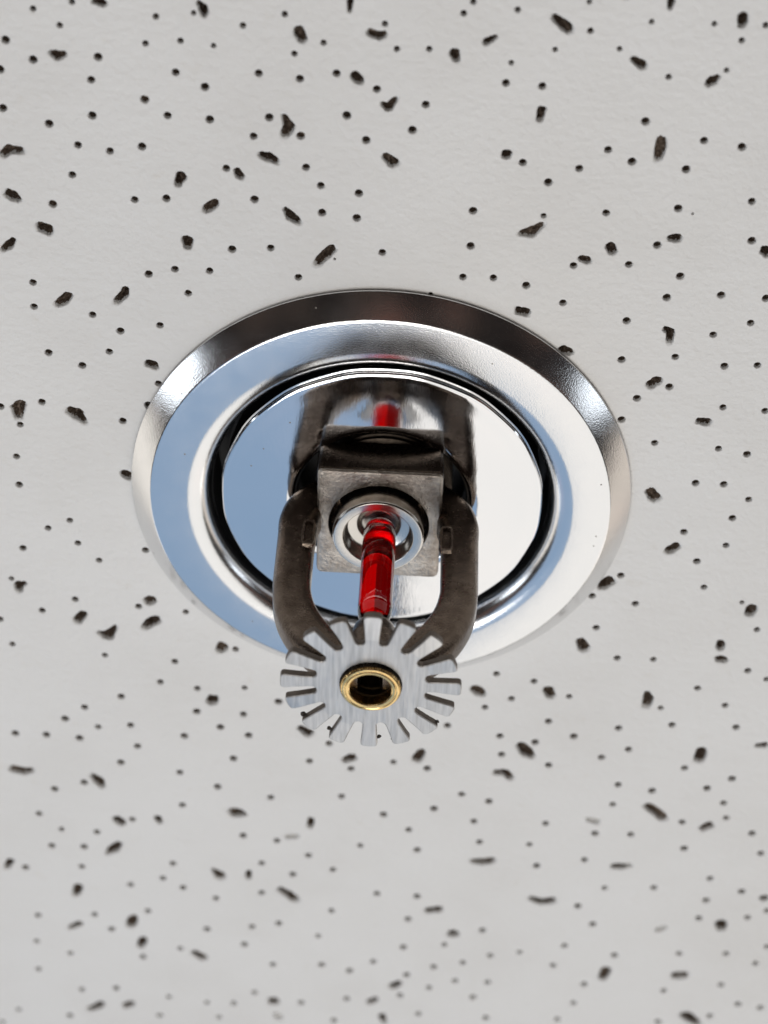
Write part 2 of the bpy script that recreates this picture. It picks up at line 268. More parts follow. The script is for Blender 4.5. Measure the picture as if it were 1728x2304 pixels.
FISSURES = [((-37.1,-78.6,0.69),(-38.2,-78.6,0.36),0),((-24.9,-79.1,0.48),(-24.4,-78.4,0.69),(-24.2,-77.6,0.61),0),((-44.1,-71.2,0.50),(-43.3,-71.0,0.79),(-42.4,-71.3,0.50),0),((-51.6,-56.1,0.71),(-50.8,-56.9,0.75),(-49.2,-56.7,0.75),0),((-51.6,-50.1,0.77),(-51.0,-49.7,0.95),(-50.4,-49.2,0.68),0),((-28.1,-54.0,0.89),(-28.6,-52.7,0.58),0),((-20.6,-55.2,0.57),(-20.2,-54.4,0.71),0),((-24.7,-49.1,0.81),(-23.7,-50.0,0.77),0),((-47.6,-45.0,0.88),(-46.7,-44.5,0.97),0),((-51.6,-42.7,0.56),(-52.2,-41.9,0.75),(-53.3,-40.9,0.51),0),((-27.6,-43.9,0.88),(-27.6,-43.0,0.69),0),((-5.9,-80.3,0.50),(-6.0,-78.9,0.32),0),((-12.4,-75.9,0.82),(-11.9,-74.8,0.74),0),((-3.3,-76.1,0.61),(-2.4,-75.7,0.61),(-1.5,-75.9,0.57),0),((11.3,-75.5,0.61),(12.5,-76.3,0.37),0),((7.4,-73.8,0.78),(7.7,-73.1,0.62),0),((-5.2,-70.0,0.73),(-4.6,-69.4,0.79),0),((-1.5,-66.1,0.46),(-0.7,-65.7,0.72),(0.2,-66.9,0.42),0),((-14.3,-63.7,0.53),(-13.6,-62.2,0.90),(-14.2,-61.0,0.76),0),((-17.3,-57.7,0.66),(-16.4,-57.5,0.83),(-15.4,-57.0,0.70),0),((-0.8,-58.4,0.65),(0.1,-57.5,0.92),0),((15.0,-59.5,0.80),0),((-14.3,-49.6,0.49),(-13.5,-48.6,0.86),(-12.6,-47.9,0.68),0),((-7.8,-43.7,0.73),(-8.6,-42.7,0.88),(-9.7,-41.2,0.74),0),((19.5,-79.4,0.56),(20.8,-78.4,0.85),(21.7,-77.7,0.73),0),((33.9,-82.2,0.56),(33.8,-81.3,0.40),0),((43.0,-80.5,0.72),(43.1,-79.4,0.64),0),((30.1,-74.0,0.57),(31.3,-73.3,0.74),0),((39.9,-71.1,0.58),(40.4,-71.5,0.74),(41.1,-72.2,0.45),0),((19.1,-66.4,0.67),(18.9,-64.9,0.53),0),((35.0,-62.9,0.73),(35.0,-61.4,0.82),(34.9,-59.9,0.65),0),((20.4,-49.1,0.58),(19.2,-47.8,0.95),(17.8,-47.5,0.63),0),((30.1,-45.9,0.82),(30.3,-45.3,0.77),0),((38.0,-47.8,0.68),(38.8,-47.9,0.77),0),((50.8,-46.5,0.82),(51.4,-46.1,0.82),0),((-44.7,-34.0,0.77),(-45.4,-33.0,0.91),(-46.3,-32.4,0.63),0),((-36.6,-35.4,0.57),(-36.8,-34.5,0.72),(-37.8,-33.4,0.67),0),((-33.8,-22.7,0.79),(-33.2,-22.4,0.82),0),((-53.1,-14.3,0.97),(-53.7,-13.3,1.16),(-53.7,-12.0,0.78),0),((-46.0,-13.4,0.87),(-45.0,-12.9,1.18),(-44.0,-11.5,0.57),0),((-38.6,-1.9,0.85),(-38.1,-1.5,0.91),0),((-34.3,-15.1,0.76),0),((26.3,-43.9,0.60),(27.1,-43.7,0.69),0),((18.4,-34.8,0.76),(19.4,-34.6,0.85),0),((25.1,-28.5,0.87),(26.0,-28.2,0.73),0),((39.0,-32.8,0.57),(39.8,-32.4,0.69),(39.9,-30.8,0.62),0),((39.0,-24.0,0.79),(38.2,-23.2,0.93),0),((45.8,-17.0,0.65),(47.0,-16.9,0.80),0),((40.3,-3.3,0.87),(41.1,-2.2,1.00),0),((-56.0,21.7,0.63),(-56.7,22.0,0.92),(-56.9,23.1,0.75),0),((-36.0,24.0,1.16),0),((-47.0,27.7,0.88),(-47.9,29.0,0.97),0),((-44.8,31.6,0.47),(-43.2,32.2,1.19),(-41.8,29.8,0.47),0),((-35.1,28.1,0.99),(-36.2,28.9,1.11),(-37.2,30.0,0.74),0),((-24.7,33.3,1.07),(-25.0,34.2,1.01),0),((-26.6,45.7,1.11),(-26.9,46.3,1.11),0),((16.6,40.4,1.06),(17.6,41.2,1.09),0),((-12.0,51.7,0.78),(-10.8,52.8,1.10),0),((-3.3,58.3,1.02),(-4.4,59.0,0.80),0),((8.4,56.0,0.88),(7.8,57.9,1.14),0),((45.5,7.3,0.82),(44.5,8.2,0.98),0),((35.9,15.2,1.17),(35.1,16.3,0.90),0),((58.8,19.5,1.07),(58.7,20.3,1.02),0),((32.8,28.3,0.93),(33.4,29.7,1.11),0),((55.0,27.2,0.75),(55.1,28.2,0.81),0),((55.3,30.8,0.82),(56.1,30.9,0.73),0),((28.6,39.7,1.02),(29.0,40.9,0.97),0),((44.6,39.3,0.72),(45.1,40.5,1.02),(44.9,42.5,0.85),0),((25.2,53.4,1.13),(26.0,54.7,1.41),(26.9,55.6,0.95),0),((55.3,52.6,1.09),(55.2,54.3,1.13),0),((64.3,50.4,0.56),(65.5,50.2,0.74),0),((-61.8,65.3,0.92),(-60.0,65.8,1.05),(-58.5,65.6,0.72),0),((-47.9,66.2,0.72),(-47.0,67.4,1.12),(-46.5,68.7,0.79),0),((-44.4,77.3,1.01),(-43.7,78.1,0.95),0),((-37.2,76.4,0.74),(-36.9,77.3,0.67),0),((-23.7,73.9,1.27),(-22.8,74.0,1.13),(-21.7,74.3,0.60),0),((-44.5,84.0,0.89),(-45.5,85.3,1.17),(-46.9,86.9,0.62),0),((-64.5,90.1,0.77),(-65.3,92.0,0.71),0),((-52.7,96.6,1.07),(-53.2,98.7,0.86),0),((-27.8,89.6,0.45),(-26.6,91.4,1.23),0),((-21.4,89.9,0.63),(-21.4,91.4,0.70),0),((-53.2,107.3,0.81),(-55.0,108.7,0.66),0),((-43.1,104.9,1.02),(-43.5,106.8,1.17),0),((-41.5,111.2,1.04),(-42.1,113.1,0.82),0),((-31.9,114.4,0.82),(-30.4,115.8,1.05),0),((-53.1,133.9,0.86),(-51.9,133.2,0.94),(-50.6,132.0,0.94),0),((-46.0,132.3,0.94),(-45.0,131.5,0.97),0),((21.2,60.2,0.70),(22.8,60.1,0.89),(23.9,61.4,0.83),0),((-10.2,74.7,0.67),(-10.3,76.6,0.67),0),((-14.4,79.6,0.68),(-12.7,79.4,0.68),1),((18.6,83.8,0.75),(20.5,83.8,0.96),(22.0,83.5,1.02),0),((-15.6,94.4,0.78),(-14.2,95.6,0.99),(-12.9,97.3,1.14),0),((11.5,98.3,0.92),(13.2,97.8,0.99),0),((16.3,104.7,1.23),0),((5.7,121.6,1.06),(6.6,120.7,0.94),0),((1.5,127.0,0.92),(2.4,126.0,0.88),0),((-17.2,128.3,1.31),0),((-16.1,133.3,0.94),(-16.6,132.6,0.86),1),((3.7,131.1,0.85),(4.3,133.0,0.70),0),((48.0,66.9,0.98),(49.7,68.4,1.11),(51.0,69.9,1.08),0),((38.3,71.1,0.79),(39.6,71.5,0.79),1),((58.0,71.9,0.89),(59.1,71.0,0.95),0),((43.7,83.2,0.75),(44.8,83.2,0.95),(46.6,82.9,0.48),0),((29.4,93.2,0.63),(31.6,94.1,0.95),(33.6,93.7,0.98),0),((53.6,100.6,0.78),(54.7,99.7,0.71),1),((64.8,97.9,1.24),(65.0,99.1,1.07),0),((71.4,90.0,0.97),0),((45.4,113.4,1.25),(45.0,115.8,0.96),0),((58.5,113.9,1.11),(60.0,113.6,1.11),0),((61.7,125.8,1.29),(63.0,127.2,1.30),(64.7,128.8,0.92),0)]
# ------------------------------------------------------------------ mesh helpers
def W(x, y, h):
    return (x * MM, y * MM, -h * MM)

def finish(name, me, mat, parent=None, angle=35, smooth=True):
    mats = mat if isinstance(mat, (list, tuple)) else [mat]
    for k in mats:
        me.materials.append(MAT[k])
    if smooth:
        me.polygons.foreach_set('use_smooth', [True] * len(me.polygons))
        me.set_sharp_from_angle(angle=math.radians(angle))
    o = bpy.data.objects.new(name, me)
    C.objects.link(o)
    o.parent = parent
    return o

def mesh(name, verts, faces, mat, parent=None, angle=35, smooth=True, fix=False, slots=None):
    me = bpy.data.meshes.new(name)
    me.from_pydata([W(*v) for v in verts], [], faces)
    if slots:
        me.polygons.foreach_set('material_index', slots)
    if fix:
        bm = bmesh.new(); bm.from_mesh(me)
        bmesh.ops.recalc_face_normals(bm, faces=bm.faces)
        bm.to_mesh(me); bm.free()
    me.update()
    return finish(name, me, mat, parent, angle, smooth)

def thing(name, label, cat, loc=(0, 0, 0), **kw):
    o = bpy.data.objects.new(name, None)
    C.objects.link(o)
    o.location = loc
    o.empty_display_size = 0.01
    o['label'] = label
    o['category'] = cat
    for k, v in kw.items():
        o[k] = v
    return o

def arc_profile(pts, seg=6):
    """Round the inner corners of a (r, h, radius) profile."""
    out = []
    n = len(pts)
    for i, q in enumerate(pts):
        rad = q[2] if len(q) > 2 else 0
        if rad <= 0 or i in (0, n - 1):
            out.append((q[0], q[1])); continue
        a = Vector(pts[i - 1][:2]); p = Vector(q[:2]); c = Vector(pts[i + 1][:2])
        d1 = (a - p).normalized(); d2 = (c - p).normalized()
        cut = min(rad, (a - p).length * 0.49, (c - p).length * 0.49)
        s, e = p + d1 * cut, p + d2 * cut
        for k in range(seg + 1):
            t = k / seg
            o = s * (1 - t) ** 2 + p * 2 * t * (1 - t) + e * t ** 2
            out.append((o.x, o.y))
    return out

def lathe(name, prof, mat, parent=None, n=128, angle=35, shape=None, fix=True, close_ends=False):
    """Turn (r, h) round the axis; shape(a, i) may scale the radius."""
    verts, faces, rows = [], [], []
    for i, (r, h) in enumerate(prof):
        if r < 1e-6:
            rows.append([len(verts)] * n); verts.append((0, 0, h)); continue
        row = []
        for k in range(n):
            a = 2 * PI * k / n
            s = shape(a, i) if shape else 1.0
            row.append(len(verts)); verts.append((r * s * math.cos(a), r * s * math.sin(a), h))
        rows.append(row)
    for i in range(len(rows) - 1):
        for k in range(n):
            a, b_, c, d = rows[i][k], rows[i][(k + 1) % n], rows[i + 1][(k + 1) % n], rows[i + 1][k]
            f = []
            for x in (a, b_, c, d):
                if x not in f: f.append(x)
            if len(f) > 2: faces.append(f)
    return mesh(name, verts, faces, mat, parent, angle, fix=fix)

# ------------------------------------------------------------------ ceiling tile with its pits
rng = random.Random(11)
ceiling = None
X0, X1, Y0, Y1 = -300.0, 300.0, -230.0, 370.0
RECESS = 31.0

def in_cone(px, py, a, b_):
    ax, ay, ar = a; bx, by, br = b_
    dx, dy = bx - ax, by - ay
    L = dx * dx + dy * dy
    t = 0 if L < 1e-9 else max(0, min(1, ((px - ax) * dx + (py - ay) * dy) / L))
    return math.hypot(px - ax - t * dx, py - ay - t * dy) <= ar + t * (br - ar)

def outline(spine, n, rough, seed):
    if len(spine) == 3:
        c = spine[1][:2]
    else:
        c = (sum(s[0] for s in spine) / len(spine), sum(s[1] for s in spine) / len(spine))
    segs = [(spine[i], spine[i + 1]) for i in range(len(spine) - 1)] or [(spine[0], spine[0])]
    raw = []
    K = 64
    for k in range(K):
        a = 2 * PI * k / K
        ca, sa = math.cos(a), math.sin(a)
        lo, hi = 0.0, 6.0
        step = 0.06; t = 0.0
        while t < 6 and any(in_cone(c[0] + ca * t, c[1] + sa * t, *s) for s in segs):
            t += step
        lo = t - step * 0.5
        q = Vector((ca * 1.3 + seed * 3.7, sa * 1.3, seed * 1.9))
        w = 1 + rough * (noise.noise(q) + 0.35 * noise.noise(q * 2.7) + 0.45 * noise.noise(q * 7.3))
        raw.append((ca * lo * w, sa * lo * w))
    # even spacing along the outline
    per = [0.0]
    for k in range(K):
        x0, y0 = raw[k]; x1, y1 = raw[(k + 1) % K]
        per.append(per[-1] + math.hypot(x1 - x0, y1 - y0))
    out = []
    j = 0
    for i in range(n):
        s = per[-1] * i / n
        while per[j + 1] < s: j += 1
        t = (s - per[j]) / max(1e-9, per[j + 1] - per[j])
        x0, y0 = raw[j % K]; x1, y1 = raw[(j + 1) % K]
        out.append((x0 + (x1 - x0) * t, y0 + (y1 - y0) * t))
    return c, out

pits = []          # (centre, outline, depth, kind, shallow)
def circles(spine):
    o = []
    for i in range(max(1, len(spine) - 1)):
        a = spine[i]; b_ = spine[min(i + 1, len(spine) - 1)]
        for k in range(5):
            t = k / 4
            o.append(tuple(a[q] + (b_[q] - a[q]) * t for q in range(3)))
    return o
taken = []
def clear_of(cs, gap):
    """Smallest free distance between the circles cs and everything already placed."""
    d = 9e9
    for (x, y, r) in cs:
        for (u, v_, s) in taken:
            if abs(x - u) < 9 and abs(y - v_) < 9:
                d = min(d, math.hypot(x - u, y - v_) - r - s)
    return d - gap

seed = 0
for rec in FISSURES:
    spine = [tuple(s) for s in rec[:-1]]
    sh = rec[-1]
    if min(math.hypot(s[0], s[1]) for s in spine) < RECESS + 1.5: continue
    cs = circles(spine)
    taken.extend(cs); seed += 1
    pits.append((spine, sh, 'fissure', seed))
for (x, y, r, sh) in PINHOLES:
    if math.hypot(x, y) < RECESS + 1: continue
    r = (0.20 if r < 0.25 else (0.44 if r < 0.46 else (0.61 if y < 45 else 0.70))) * rng.uniform(0.92, 1.08)
    g = clear_of([(x, y, r)], 0.28)
    if g < 0:
        r += g
        if r < 0.22: continue
    taken.append((x, y, r)); seed += 1
    pits.append(([(x, y, r)], sh, 'pinhole', seed))
# the tile goes on beyond the picture with the same pattern
def in_view(x, y):
    t = (y + 80) / 215.0
    return -82 < y < 142 and -51 - 21 * t - 1 < x < 47 + 31 * t + 1
beyond = []
for k in range(1500):
    x, y = rng.uniform(-135, 135), rng.uniform(-125, 190)
    if in_view(x, y) or math.hypot(x, y) < 40: continue
    if rng.random() < 0.2:
        a = rng.uniform(0, PI); l = rng.uniform(0.3, 1.6); r = rng.uniform(0.6, 1.0)
        sp = [(x - l * math.cos(a), y - l * math.sin(a), r * .8), (x, y, r), (x + l * math.cos(a + .4), y + l * math.sin(a + .4), r * .7)]
    else:
        sp = [(x, y, rng.uniform(0.5, 0.62))]
    cs = circles(sp)
    if clear_of(cs, 1.6) < 0: continue
    taken.extend(cs); seed += 1
    beyond.append((sp, 0, 'beyond', seed))

sheet_v, sheet_e, pit_faces = [], [], []
def loop(pts):
    base = len(sheet_v)
    sheet_v.extend(Vector(q) for q in pts)
    n = len(pts)
    ids = list(range(base, base + n))
    sheet_e.extend((ids[k], ids[(k + 1) % n]) for k in range(n))
    return ids

def lining(spine, sh, kind, sd):
    """Rings going up into the tile, the over-sprayed lip first, then a ragged floor."""
    r0 = random.Random(sd)
    small = kind == 'pinhole' or (kind == 'beyond' and len(spine) == 1)
    n = 14 if small else 44
    c, ol = outline(spine, n, 0.08 if small else 0.18, sd * 0.77)
    if sh: deep = 1.1 if small else 0.75
    else: deep = r0.uniform(2.0, 2.9) if small else r0.uniform(1.2, 2.4)
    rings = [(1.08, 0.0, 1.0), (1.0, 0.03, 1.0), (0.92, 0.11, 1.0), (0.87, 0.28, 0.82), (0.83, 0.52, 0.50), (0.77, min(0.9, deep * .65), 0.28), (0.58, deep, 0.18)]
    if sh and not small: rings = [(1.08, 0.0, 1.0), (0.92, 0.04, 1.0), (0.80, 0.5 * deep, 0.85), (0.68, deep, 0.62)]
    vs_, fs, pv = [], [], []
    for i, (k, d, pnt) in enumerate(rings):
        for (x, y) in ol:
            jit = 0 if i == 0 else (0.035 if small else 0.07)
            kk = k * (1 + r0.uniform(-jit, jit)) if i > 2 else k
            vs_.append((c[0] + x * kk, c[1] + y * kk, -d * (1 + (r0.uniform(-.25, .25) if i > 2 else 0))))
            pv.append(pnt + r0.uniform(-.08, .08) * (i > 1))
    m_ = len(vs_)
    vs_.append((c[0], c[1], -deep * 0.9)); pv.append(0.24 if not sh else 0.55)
    for i in range(len(rings) - 1):
        for k in range(n):
            a = i * n + k; b_ = i * n + (k + 1) % n
            fs.append((a, b_, b_ + n, a + n))
    last = (len(rings) - 1) * n
    for k in range(n):
        fs.append((last + k, last + (k + 1) % n, m_))
    return c, ol, vs_, fs, pv

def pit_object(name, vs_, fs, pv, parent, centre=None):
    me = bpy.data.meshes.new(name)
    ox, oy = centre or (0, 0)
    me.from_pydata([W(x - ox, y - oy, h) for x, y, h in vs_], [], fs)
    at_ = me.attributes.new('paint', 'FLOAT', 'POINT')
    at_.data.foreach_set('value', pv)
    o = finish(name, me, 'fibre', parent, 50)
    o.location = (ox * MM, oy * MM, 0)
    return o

ceiling_parts = []
extra = ([], [], [])
mass = ([], [], [])
count = {'pinhole': 0}
def merge(acc, vs_, fs, pv):
    b0 = len(acc[0])
    acc[0].extend(vs_); acc[1].extend(tuple(i + b0 for i in f) for f in fs); acc[2].extend(pv)
def size_key(p):   # nearest to the camera shows largest
    s = p[0][0]
    return math.hypot(s[0] - 4.6, s[1] + 193) / s[2]
for spec in sorted([q for q in pits if q[2] == 'pinhole'], key=size_key) + [q for q in pits if q[2] == 'fissure'] + beyond:
    c, ol, vs_, fs, pv = lining(*spec)
    ids = loop([(c[0] + 1.08 * x, c[1] + 1.08 * y) for x, y in ol])
    pit_faces.append(ids)
    if spec[2] == 'beyond':
        merge(mass, vs_, fs, pv)
    elif spec[2] == 'pinhole' and count['pinhole'] >= 295:
        merge(extra, vs_, fs, pv)
    else:
        if spec[2] == 'pinhole': count['pinhole'] += 1
        ceiling_parts.append((spec[2], vs_, fs, pv, c))
recess_ids = loop([(RECESS * math.cos(2 * PI * k / 96), RECESS * math.sin(2 * PI * k / 96)) for k in range(96)])
pit_faces.append(recess_ids)
border = loop([(X0, Y0), (X1, Y0), (X1, Y1), (X0, Y1)])
ov, oe, of, _, _, orig = delaunay_2d_cdt(sheet_v, sheet_e, pit_faces, 0, 1e-5)
verts = [(q.x, q.y, 0.0) for q in ov]
faces = [tuple(f) for f, src in zip(of, orig) if not src]
# the thickness of the tile: edges, upper face and the bore behind the escutcheon
T_ = 16.0
b0 = len(verts)
cor = [(X0, Y0), (X1, Y0), (X1, Y1), (X0, Y1)]
verts += [(x, y, 0.0) for x, y in cor] + [(x, y, -T_) for x, y in cor]
faces += [(b0 + k, b0 + (k + 1) % 4, b0 + 4 + (k + 1) % 4, b0 + 4 + k) for k in range(4)] + [(b0 + 4, b0 + 5, b0 + 6, b0 + 7)]
b1 = len(verts)
for k in range(96):
    a = 2 * PI * k / 96
    verts += [(RECESS * math.cos(a), RECESS * math.sin(a), 0.0), (RECESS * math.cos(a), RECESS * math.sin(a), -T_ + 0.5)]
faces += [(b1 + 2 * k, b1 + 2 * ((k + 1) % 96), b1 + 2 * ((k + 1) % 96) + 1, b1 + 2 * k + 1) for k in range(96)]
ceiling = mesh('ceiling_tile', verts, faces, 'tile', smooth=False)
ceiling['kind'] = 'structure'
ceiling['label'] = 'off-white ceiling tile with pinholes and dark fissures around the chrome ring'
ceiling['category'] = 'ceiling tile'
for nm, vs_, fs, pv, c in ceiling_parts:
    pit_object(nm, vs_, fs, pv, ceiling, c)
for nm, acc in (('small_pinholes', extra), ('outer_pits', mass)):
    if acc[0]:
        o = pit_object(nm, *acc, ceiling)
        o['kind'] = 'stuff'

# ------------------------------------------------------------------ escutcheon: flanged ring and recessed inner plate
esc = thing('escutcheon', 'round mirror-chrome escutcheon ring and inner plate set into the ceiling tile', 'escutcheon')
ring_prof = arc_profile([
    (36.2, 0.55), (36.6, 0.28), (37.45, 0.25, .1), (37.6, 0.62, .2), (34.25, 3.25, .3), (29.0, 3.40, 0), (28.4, 3.34, 0), (27.75, 3.16),
    (27.1, 2.84), (26.5, 2.38), (26.0, 1.8), (25.62, 1.1), (25.4, .3), (25.35, -.4)], 6)
lathe('flange', ring_prof, 'chrome', esc, 192, 30, fix=False)
lathe('cup', [(25.35, -.4), (25.7, -.6), (25.7, -11.0), (25.25, -11.2), (0, -11.2)], 'dark', esc, 96, fix=False)
SX, SY = 0.42, -1.63      # the sprinkler sits slightly off the middle of the ring
# 16-sided pressed plate with a rolled rim
def sixteen(a, i):
    if i > PLATE_POLY: return 1.0
    seg = 2 * PI / 16
    off = seg / 2
    d = ((a - off + seg / 2) % seg) - seg / 2      # 0 at a corner
    flat = math.cos(seg / 2) / math.cos(seg / 2 - abs(d))
    soft = min(1.0, abs(d) / 0.035)
    flat_c = math.cos(seg / 2) / math.cos(seg / 2 - 0.055)
    f_ = flat if abs(d) > 0.055 else flat_c
    return 1 + (f_ - 1) * 0.42
inner = bpy.data.objects.new('plate_holder', None)
DOME = 0.48       # the plate is pressed slightly convex
plate_prof = [(23.9, -6.0), (23.9, 0.9), (24.15, 1.3), (24.2, 1.6), (24.05, 1.85), (24.1, 2.2), (24.05, 2.42), (23.9, 2.58), (23.65, 2.66),
              (23.4, 2.68)] + [(r_, 2.66 + DOME * (1 - (r_ / 23.0) ** 2)) for r_ in (22.6, 21, 19.5, 18, 16.8, 15.6, 14.8, 14.2)]
zc = plate_prof[-1][1]
plate_prof += [(13.75, zc - .05), (13.4, zc - .2), (13.1, zc - .45), (12.85, zc - .85), (12.7, zc - 1.4), (12.7, -4.0)]
PLATE_POLY = 9
bpy.data.objects.remove(inner)
pl_ = lathe('inner_plate', plate_prof, 'plate', esc, 320, 25, shape=sixteen, fix=False)
pl_.location = (0.25 * MM, -0.95 * MM, 0)

# ------------------------------------------------------------------ sprinkler head
spr = thing('sprinkler_head', 'pendent fire sprinkler head with red glass bulb, bronze frame and toothed deflector',
            'sprinkler', (SX * MM, SY * MM, 0))
FX = -0.35        # the casting leans a little to the left of the axis

# threaded body going up through the plate
prof = []
h = -6.0
while h < 1.0:
    prof += [(9.5, h), (10.3, h + 0.35), (10.3, h + 0.5), (9.5, h + 0.85)]
    h += 1.1
prof += [(9.6, h), (9.6, 4.4)]
o = lathe('threaded_body', prof, 'thread', spr, 96, 30, fix=False)

# wrench boss: rounded square block with the seat bore in its lower face
def rsquare(a, hx, hy, rc):
    """Point of a rounded rectangle in direction a (ray from the middle)."""
    ca, sa = math.cos(a), math.sin(a)
    t = min(hx / abs(ca) if abs(ca) > 1e-9 else 9e9, hy / abs(sa) if abs(sa) > 1e-9 else 9e9)
    x, y = ca * t, sa * t
    cx, cy_ = hx - rc, hy - rc
    if abs(x) > cx and abs(y) > cy_:
        # intersect with the corner circle
        sx, sy = math.copysign(cx, x), math.copysign(cy_, y)
        bq = ca * sx + sa * sy
        cq = sx * sx + sy * sy - rc * rc
        t = bq + math.sqrt(max(0, bq * bq - cq))
        x, y = ca * t, sa * t
    return x, y
N = 160
rows = [('s', 8.5, 9.2, .6, 1.9), ('s', 8.9, 9.85, .7, 2.1), ('s', 9.05, 10.0, .8, 2.6), ('s', 9.1, 10.1, .8, 4.5), ('s', 9.15, 10.15, .8, 7.9), ('s', 9.05, 10.05, .8, 8.3),
        ('s', 8.8, 9.8, .8, 8.58), ('s', 8.3, 9.3, .8, 8.68), ('c', 7.9, 0, 0, 8.70), ('c', 7.45, 0, 0, 8.62), ('c', 7.3, 0, 0, 8.35), ('c', 7.3, 0, 0, 5.6), ('c', 5.0, 0, 0, 5.6)]
verts, faces, slots = [], [], []
for (k_, a0, b0_, rc, h) in rows:
    for k in range(N):
        a = 2 * PI * k / N
        if k_ == 's': x, y = rsquare(a, a0, b0_, rc)
        else: x, y = a0 * math.cos(a), a0 * math.sin(a)
        verts.append((x + FX, y, h))
for i in range(len(rows) - 1):
    for k in range(N):
        faces.append((i * N + k, i * N + (k + 1) % N, (i + 1) * N + (k + 1) % N, (i + 1) * N + k))
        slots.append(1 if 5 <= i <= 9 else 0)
faces.append(tuple(range(N))); slots.append(0)
boss = mesh('wrench_boss', verts, faces, ['cast_flank', 'cast_face'], spr, 30, slots=slots)

# frame arms: swept rounded bars that leave the boss, run down and close under the deflector
def catmull(pts, per=8):
    out = []
    for i in range(len(pts) - 1):
        p0 = pts[max(i - 1, 0)]; p1 = pts[i]; p2 = pts[i + 1]; p3 = pts[min(i + 2, len(pts) - 1)]
        for k in range(per):
            t = k / per
            out.append(tuple(0.5 * (2 * b_ + (c - a) * t + (2 * a - 5 * b_ + 4 * c - d) * t * t + (3 * b_ - a - 3 * c + d) * t ** 3)
                             for a, b_, c, d in zip(p0, p1, p2, p3)))
    out.append(pts[-1])
    return out

def arm(side):
    #        x     h    width  thick
    path = [(5.6, 2.9, 5.2, 7.0), (8.6, 4.3, 5.2, 6.6), (10.7, 6.6, 5.6, 6.0), (11.7, 9.6, 5.7, 5.6), (11.85, 13.5, 5.4, 5.3), (11.85, 19.0, 5.35, 5.2), (11.75, 24.4, 5.4, 5.2),
            (10.9, 28.8, 5.7, 5.2), (9.0, 32.8, 6.0, 5.0), (6.5, 36.0, 6.0, 4.9), (3.8, 38.2, 5.0, 4.8), (1.2, 39.0, 4.2, 4.6)]
    pts = catmull(path, 9)
    M = 28
    verts, faces = [], []
    for i, (x, h, w, t) in enumerate(pts):
        a = pts[max(i - 1, 0)]; b_ = pts[min(i + 1, len(pts) - 1)]
        tx, th = b_[0] - a[0], b_[1] - a[1]
        l = math.hypot(tx, th); tx /= l; th /= l
        nx, nh = th, -tx         # towards the outside of the bow
        for k in range(M):
            ang = 2 * PI * k / M
            u, v_ = rsquare(ang, w / 2, t / 2, 1.5)
            verts.append((side * (x + nx * u) + FX * (1 - h / 60), v_, h + nh * u))
    for i in range(len(pts) - 1):
        for k in range(M):
            q = (i * M + k, i * M + (k + 1) % M, (i + 1) * M + (k + 1) % M, (i + 1) * M + k)
            faces.append(q)
    faces.append(tuple(range(M))); faces.append(tuple(range((len(pts) - 1) * M, len(pts) * M)))
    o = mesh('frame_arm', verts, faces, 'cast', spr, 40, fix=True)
    # raised casting mark on the face towards the viewer
    mx_, mh = side * 9.95 + FX, 14.3
    vv, ff = [], []
    K = 24
    for (hx, hy, d) in ((1.10, 2.80, -0.1), (0.95, 2.65, 0.48), (0.60, 2.3, 0.50), (0.48, 2.15, 0.05)):
        for k in range(K):
            u, v_ = rsquare(2 * PI * k / K, hx, hy, 0.42 if hx > .6 else .3)
            vv.append((mx_ + u, -2.55 - d, mh + v_))
    for i in range(3):
        for k in range(K):
            ff.append((i * K + k, i * K + (k + 1) % K, (i + 1) * K + (k + 1) % K, (i + 1) * K + k))
    ff.append(tuple(range(3 * K, 4 * K)))
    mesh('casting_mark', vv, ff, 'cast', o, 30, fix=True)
    return o
arm(-1); arm(1)

# knuckle that carries the load screw and the deflector
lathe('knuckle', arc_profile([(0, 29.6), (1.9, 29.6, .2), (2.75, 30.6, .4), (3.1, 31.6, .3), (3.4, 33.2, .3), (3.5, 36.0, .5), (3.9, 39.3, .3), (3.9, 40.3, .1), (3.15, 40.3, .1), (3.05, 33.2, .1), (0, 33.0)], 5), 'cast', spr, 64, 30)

# seat cap under the bore, silver, dished in the middle
cap = lathe('seat_cap', arc_profile([(0.0, 5.7), (6.3, 5.7, .1), (6.6, 6.2, .2), (6.7, 11.2, .12), (6.5, 11.5, .15), (5.2, 11.42, .12), (5.0, 11.1, .15), (4.75, 9.0, .5), (3.4, 8.7, .15),
            (3.1, 8.55, .2), (2.7, 7.9, .5), (1.6, 7.5, .3), (0, 7.4)], 5), 'cap', spr, 128, 30)
cap.location = (FX * MM, 0, 0)

# glass bulb: clear wall, red liquid, a small bubble under the neck
def bulb_prof(t, trim):
    base = [(0.0, 7.9), (0.95, 8.0), (1.55, 8.35), (1.95, 8.95), (2.2, 9.7), (2.35, 10.6), (2.41, 11.6), (2.42, 12.6), (2.42, 16), (2.42, 20), (2.42, 24), (2.42, 26.6),
            (2.36, 27.4), (2.18, 28.2), (1.9, 28.9), (1.45, 29.35), (0.8, 29.55), (0.0, 29.6)]
    return base
bulb = lathe('glass_bulb', [(r, h) for r, h in catmull(bulb_prof(0, 0), 4)], 'glass', spr, 64, 60)
bulb.location = (-0.12 * MM, 0, 0)
liq = [(0.0, 8.95), (0.75, 9.02), (1.3, 9.35), (1.66, 9.95), (1.86, 10.9), (1.92, 12.7), (1.94, 16), (1.94, 20), (1.94, 24), (1.94, 26.2), (1.86, 26.9), (1.6, 27.35), (1.0, 27.6), (0.0, 27.65)]
lathe('red_liquid', catmull(liq, 4), 'liquid', bulb, 64, 60)
bub = [(0.55 * math.sin(PI * k / 10), 10.4 - 0.32 * math.cos(PI * k / 10)) for k in range(11)]
bub[0] = (0, bub[0][1]); bub[-1] = (0, bub[-1][1])
